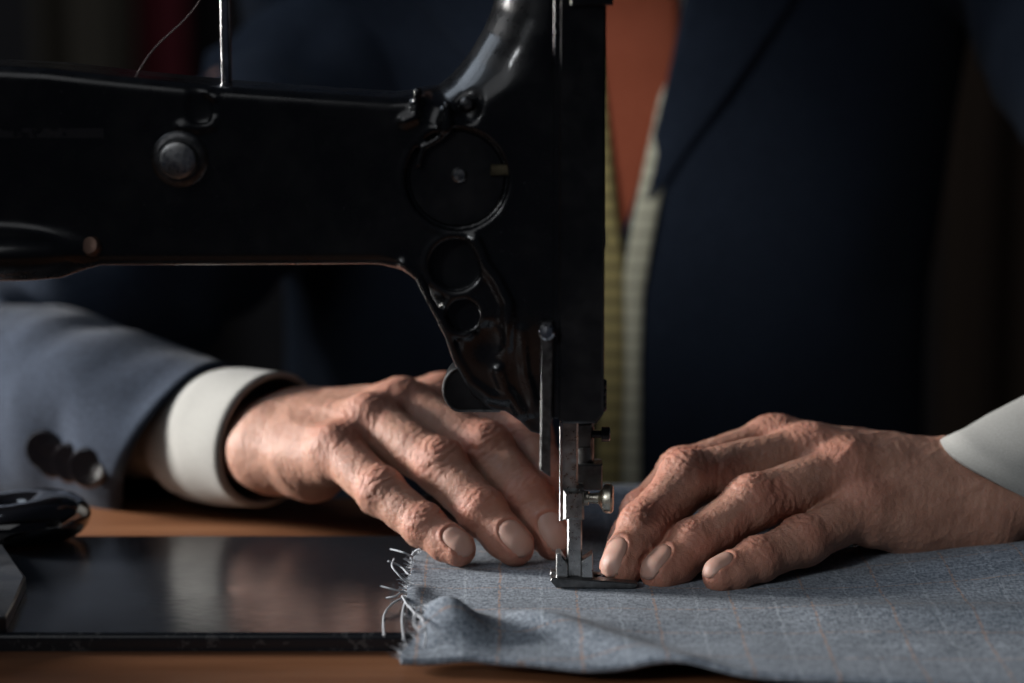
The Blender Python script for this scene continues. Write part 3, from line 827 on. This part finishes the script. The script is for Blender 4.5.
sole(-7, -1).build('foot_sole', DSTEEL, foot); sole(3, 8, 1).build('foot_sole', DSTEEL, foot)
MB().box((sh0[0] - 4, -6, FZ + .6), (sh1[0] + 4, 7, FZ + 2.4), .6).build('foot_bridge', DSTEEL, foot)
# needle plate
slab((-24, -28, BED_Z - .5), (34, 30, BED_Z + .4), .3, rc=10).build('needle_plate', STEEL, machine)
# stray fibres caught on the arm
FIB = mat('pale_fibre', (.2, .15, .14), .7)
def strandfib(name, pts, r, parent, m=FIB):
    pts = [V(*p) for p in pts]; cr = []
    n = len(pts)
    for i in range(n - 1):
        p0, p1, p2, p3 = pts[max(i - 1, 0)], pts[i], pts[i + 1], pts[min(i + 2, n - 1)]
        for t_ in np.linspace(0, 1, 9)[: None if i == n - 2 else -1]:
            cr.append(.5 * (2 * p1 + (p2 - p0) * t_ + (2 * p0 - 5 * p1 + 4 * p2 - p3) * t_ ** 2 + (3 * p1 - p0 - 3 * p2 + p3) * t_ ** 3))
    return MB().tube(cr, r, 6).build(name, m, parent, True)
o = strandfib('loose_thread', [P(212, -20, 0), P(190, 14, -2), P(155, 48, -6), P(136, 76, -14), P(130, 92, YF - .5)], .28, None); tag(o, 'fine loose thread curling up from the top edge of the black arm', 'thread')
o = strandfib('loose_thread', [P(78, 142, YF - .6), P(50, 176, YF - .6), P(24, 208, YF - .6), P(-6, 226, YF - .6)], .22, None); tag(o, 'fine loose thread lying slantwise across the dark arm at its left end', 'thread')

# ------------------------------------------------------------------ cloth
CL = []
NX, NY = 260, 240
def cloth_front(x):
    return np.interp(x, [-70, -40, 0, 60, 150, 320], [Pz(410, 665, -7)[1], Pz(480, 657, -3)[1], Pz(600, 664, -1)[1], Pz(750, 671, 0)[1], Pz(1000, 681, 0)[1], -140])
def cloth_h(X, Y):
    n1 = vnoise(np.stack([X * .02 + 3, Y * .02, X * 0 + 1], 1)); n2 = vnoise(np.stack([X * .06, Y * .06 + 5, X * 0 + 2], 1))
    z = .55 * n1 + .35 * n2
    calm = np.exp(-((X - 10) / 60) ** 2 - ((Y + 5) / 28) ** 2); z = z * (1 - .7 * calm)
    # rise toward the right, in front of the resting hand
    z += 12.5 * sm(X, 95, 235) * np.exp(-((Y - 22) / 48) ** 2)
    z += 2.4 * np.exp(-((Y + 28 + .12 * X) / 12) ** 2) * sm(X, 60, 130)
    # behind: a fold rolling up, then off the table
    z += 9 * np.exp(-((Y - 150) / 22) ** 2) * (.6 + .4 * sm(X, 10, 60))
    z -= 4.0 * sm(Y, 168, 205)
    # over the front edge of the bed
    fr_ = sm(-Y, -BED_Y0 - 14, -BED_Y0 + 26)
    z -= fr_ * (5.2 * (1 - sm(X, -60, -10)) + 1.6 * sm(X, -60, -10))
    # raised corner fold at the left with a hollow beside it
    z += 13 * np.exp(-((X + 50) / 13) ** 2 - ((Y + 62 + .5 * (X + 52)) / 17) ** 2)
    z -= 2.2 * np.exp(-(((X + 22) * .8 + (Y + 62) * .6) / 7) ** 2) * np.exp(-((Y + 60) / 22) ** 2)
    z += 5.5 * np.exp(-(((X + 2) * .75 + (Y + 72) * .66) / 12) ** 2) * sm(-Y, 35, 60)
    z += 2.5 * np.exp(-((X + 66) / 6) ** 2) * np.exp(-((Y + 15) / 14) ** 2)
    return z
u = np.linspace(0, 1, NX) ** 1.25; w = np.linspace(0, 1, NY)
UU, WW = np.meshgrid(u, w, indexing='ij'); UU = UU.ravel(); WW = WW.ravel()
YY = None
X0 = -68 + 2.2 * vnoise(np.stack([WW * 30, WW * 0, WW * 0 + 3], 1)) + 1.0 * vnoise(np.stack([WW * 90, WW * 0 + 4, WW * 0 + 3], 1)) + 4 * sm(WW, .35, .6)
X0 = X0 + 8 * np.exp(-((WW - .10) / .07) ** 2) - 2 * np.exp(-(WW / .03) ** 2)
XX = X0 + (330 - X0) * UU
yf = cloth_front(XX); YY = yf + (236 - yf) * WW
ZZ = cloth_h(XX, YY)
over = YY > 209; ZZ = np.where(over, ZZ - (YY - 209) * 3.2, ZZ); YY = np.where(over, 209 + (YY - 209) * .25, YY)
cv = np.stack([XX, YY, ZZ], 1)
ii, jj = np.meshgrid(np.arange(NX - 1), np.arange(NY - 1), indexing='ij'); k = (ii * NY + jj).ravel()
cf = np.stack([k, k + NY, k + NY + 1, k + 1], 1)
cloth = mk('wool_cloth', cv, cf, CLOTH, loc=(100, 0, 0))
tag(cloth, 'grey checked wool cloth with frayed left edge lying over the machine bed', 'cloth')
md = cloth.modifiers.new('s', 'SOLIDIFY'); md.thickness = .0021; md.offset = -1
FRAY = mat('fray_yarn', (.38, .40, .43), .85)
fr = [[(408, 574, 0), (400, 566, 2), (388, 561, 5)], [(411, 566, 0), (412, 558, 4), (405, 553, 8), (390, 549, 8)], [(406, 582, 0), (398, 574, 3), (392, 566, 5), (394, 559, 3)],
      [(406, 592, 0), (396, 590, 3), (380, 586, 4)], [(402, 596, 2), (408, 606, 3), (414, 612, 1), (412, 618, 2), (404, 614, 5)],
      [(404, 596, 0), (412, 610, 4), (422, 620, 5), (426, 636, 3), (424, 648, 0)], [(424, 620, 6), (418, 612, 8), (414, 622, 8), (420, 632, 7), (426, 628, 6)],
      [(403, 598, 0), (392, 604, 0), (384, 616, -2), (384, 636, -2)], [(406, 598, 2), (402, 618, 0), (404, 640, -2)],
      [(410, 560, 0), (414, 552, 6), (420, 549, 8)], [(405, 588, 1), (396, 596, 1), (386, 598, 0)]]
for pl in fr:
    pts = [Pz(a_, b_, z_) for a_, b_, z_ in pl]
    pts = [p + V(0, 0, max(0, BED_Z + .5 - p[2])) for p in pts]
    strandfib('frayed_yarn', pts, .42, cloth, FRAY)
fz = MB()
for k in range(170):      # short fuzz along the torn edge
    wv_ = random.random(); j_ = int(wv_ * (NY - 40)); p = cv[j_]; a_ = random.uniform(-1, 1) * .9; L_ = random.uniform(1.5, 5)
    d_ = V(-math.cos(a_), math.sin(a_), random.uniform(-.2, .6)); fz.tube([p, p + d_ * L_ * .5, p + d_ * L_ + V(0, 0, random.uniform(-1, .5))], .16, 4)
o = fz.build('edge_fuzz', FRAY, cloth, True); o['kind'] = 'stuff'

# ------------------------------------------------------------------ shears at the left
# glossy black bow resting on the table behind the bed
GLOSS = mat('gloss_black', (.004, .004, .005), .07, 0, .6, .8)
shears = empty('tailor_shears', (-235, 85, TAB_Z), 'glossy black handled tailor shears lying at the left edge of the bed', 'shears')
hc = P(28, 521, 82)
G = []
for i in range(48):
    ph = 2 * math.pi * i / 48; row = []
    ex, ey = 17, 15
    c = V(hc[0] + ex * math.cos(ph) - 6, hc[1] + 8 + ey * math.sin(ph), 9.8 + BED_Z + 1.0 * math.cos(ph))
    rad_ = unit(V(math.cos(ph) / ex, math.sin(ph) / ey, 0))
    for j in range(20):
        th = 2 * math.pi * j / 20
        row.append(c + rad_ * (15.5 * math.cos(th)) + V(0, 0, 9.5 * math.sin(th) * (1 + .1 * math.cos(ph))))
    G.append(row)
MB().grid(G, closeu=True, closev=True).build('handle_bow', GLOSS, shears, True)
# flat blade end lying on the bed, pointing toward the lower left edge
bl = [Pz(-60, 545, 2)[:2], Pz(2, 545, 2)[:2], Pz(26, 577, 2)[:2], Pz(14, 603, 2)[:2], Pz(6, 618, 2)[:2], Pz(-70, 634, 2)[:2]]
def flatpoly(pts, z0, z1, bev):
    n = len(pts); c = np.mean(pts, 0); ins = [q + (c - q) / np.linalg.norm(c - q) * bev for q in pts]
    mb = MB(); G = [[V(*q, z0) for q in pts], [V(*q, z1 - bev * .5) for q in pts], [V(*q, z1) for q in ins]]; mb.grid(G, closev=True)
    mb.f.append(tuple(range(n))[::-1]); mb.f.append(tuple(2 * n + i for i in range(n))); return mb
flatpoly(bl, BED_Z + .2, BED_Z + 5.5, 1.4).build('blade_shank', m_enamel('dull_black', .35, base=(.02, .022, .026)), shears)

# ------------------------------------------------------------------ table and room
tb = MB().box((-900, -330, TAB_Z - 30), (700, TAB_Y1, TAB_Z), 2.5)
table = empty('work_table', (-100, -60, -880), 'reddish brown wooden work table under the sewing machine', 'table')
tb.build('table_top', WOOD, table)
for x in (-860, 660):
    for y in (-290, 165): MB().box((x - 25, y - 25, -880), (x + 25, y + 25, TAB_Z - 30), 2).build('leg', WOOD, table)
stool = empty('stool', (CX, 540, -880), 'dark wooden stool beneath the seated person', 'stool')
MB().lathe(V(CX, 540, -300), V(0, 0, 1), [(-30, 190), (-24, 200), (-6, 200), (0, 190)], 40).build('seat', WOOD, stool)
for a_ in (45, 135, 225, 315):
    c_ = V(CX + 130 * math.cos(math.radians(a_)), 540 + 130 * math.sin(math.radians(a_)), 0)
    MB().tube([c_ + V(0, 0, -328), c_ * 1 + V(20 * math.cos(math.radians(a_)), 20 * math.sin(math.radians(a_)), -880)], [18, 14], 16).build('leg', WOOD, stool)
# trousers and shoes below the table
TR = MB()
for q in (-1, 1):
    TR.tube([V(CX + 70 * q, 540, -235), V(CX + 85 * q, 420, -225), V(CX + 105 * q, 240, -240), V(CX + 108 * q, 130, -262), V(CX + 108 * q, 112, -330), V(CX + 108 * q, 120, -560), V(CX + 108 * q, 128, -820)], [85, 88, 80, 68, 66, 60, 52], 28)
TR.build('trousers', SUIT, person, True)
for q in (-1, 1):
    c_ = V(CX + 108 * q, 120, -880)
    v_, f_ = nets(lambda p, c_=c_: smax(smin(ellip(p, c_ + V(0, -60, 20), V(46, 110, 36)), ellip(p, c_ + V(0, 20, 35), V(42, 60, 60)), 20), -(p[:, 2] + 879.5), 3), c_ - V(70, 200, 5), c_ + V(70, 110, 120), 5., K=3)
    mk('shoe', v_, f_, GLOSS, person)
FLM = mat('floor_boards', (.03, .02, .015), .5); t = NT(FLM); t.l(t.ramp(t.noise(t.coord((1, 12, 1)), 6, 4), [(.3, (.015, .01, .008)), (.7, (.04, .026, .018))]), t.b.inputs['Base Color'])
WLM = mat('wall_plaster', (.05, .045, .045), .9); t = NT(WLM); t.l(t.ramp(t.noise(t.coord(), 3, 4), [(.3, (.032, .028, .030)), (.7, (.055, .048, .045))]), t.b.inputs['Base Color'])
struct(MB().box((-3500, -3000, -900), (3500, 2300, -880), 1).build('floor', FLM))
struct(MB().box((-3500, 2300, -880), (3500, 2360, 2300), 1).build('wall_back', WLM))
struct(MB().box((-3560, -3000, -880), (-3500, 2300, 2300), 1).build('wall_left', WLM))
struct(MB().box((3500, -3000, -880), (3560, 2300, 2300), 1).build('wall_right', WLM))
def curtain(x0, x1, Y, col, label, z0=-870, z1=1500):
    m = mat('drape', col, .9); G = []
    for x in np.linspace(x0, x1, 90): G.append([V(x, Y + 16 * math.sin(x * .06) + 6 * math.sin(x * .15 + z * .002), z) for z in np.linspace(z0, z1, 14)])
    o = MB().grid(G).build('curtain', m, None, True); md = o.modifiers.new('s', 'SOLIDIFY'); md.thickness = .004; tag(o, label, 'curtain')
xa = lambda px: P(px, 40, 2200)[0]
curtain(xa(138), xa(185), 2220, (.12, .008, .014), 'dark red curtain strip hanging in the gloom behind the machine arm')
curtain(xa(28), xa(128), 2250, (.10, .08, .055), 'dim brown curtain hanging left of the dark red strip')
curtain(xa(955), xa(1120), 2250, (.06, .035, .02), 'dim brown curtain hanging behind the right side of the suit')

# ------------------------------------------------------------------ lights, world, camera
def aim(o, a, b):
    from mathutils import Vector
    o.location = V(*a) * S; d = Vector(list(V(*b) - V(*a))); o.rotation_euler = d.to_track_quat('-Z', 'Y').to_euler()
def area(name, a, b, size, power, col, spread=180, size_y=None):
    l = bpy.data.lights.new(name, 'AREA'); l.size = size; l.energy = power; l.color = col; l.spread = math.radians(spread)
    if size_y: l.shape = 'RECTANGLE'; l.size_y = size_y
    o = bpy.data.objects.new(name, l); COL.objects.link(o); aim(o, a, b); return o
def spot(name, a, b, power, col, deg, blend=.6, rad=.1):
    l = bpy.data.lights.new(name, 'SPOT'); l.energy = power; l.color = col; l.spot_size = math.radians(deg); l.spot_blend = blend; l.shadow_soft_size = rad
    o = bpy.data.objects.new(name, l); COL.objects.link(o); aim(o, a, b); return o
spot('window_lamp', (-1000, 290, 262), (-130, 110, 20), 72, (1., .97, .94), 36, .9, .10)
spot('cloth_fill_spot', (-900, -1100, 620), (60, -175, 0), 34, (.93, .97, 1.), 18, 1., .12)  # added fill spot brightening the front of the cloth, not a lamp of the room
spot('chest_fill_spot', (-500, -600, 700), (35, 400, 140), 15, (.95, .96, 1.), 11, 1., .05)  # added narrow fill lifting the tape and tie, no fixture behind it
area('room_light', (-1500, 500, 1500), (0, 100, 50), 1.0, 7, (.75, .86, 1.))
area('front_light', (-900, -1500, 1500), (0, 0, 0), 1.2, 2.8, (.95, .97, 1.))
wd = bpy.data.worlds.new('World'); bpy.context.scene.world = wd; wd.use_nodes = True
wd.node_tree.nodes['Background'].inputs[0].default_value = (.35, .42, .6, 1); wd.node_tree.nodes['Background'].inputs[1].default_value = .03
cam = bpy.data.cameras.new('Camera'); co = bpy.data.objects.new('Camera', cam); COL.objects.link(co)
co.location = CAM * S; co.rotation_euler = (math.pi / 2 - PITCH, 0, 0)
cam.sensor_width = 36; cam.lens = FPX / 1024 * 36; cam.clip_start = .02; cam.clip_end = 50
cam.dof.use_dof = True; cam.dof.focus_distance = 1000 * S * .999; cam.dof.aperture_fstop = cam.lens / 17.
sc = bpy.context.scene; sc.camera = co
sc.view_settings.view_transform = 'Standard'; sc.view_settings.look = 'None'; sc.view_settings.exposure = 0; sc.view_settings.gamma = 1
sc.view_settings.use_curve_mapping = False
sc.cycles.max_bounces = 8
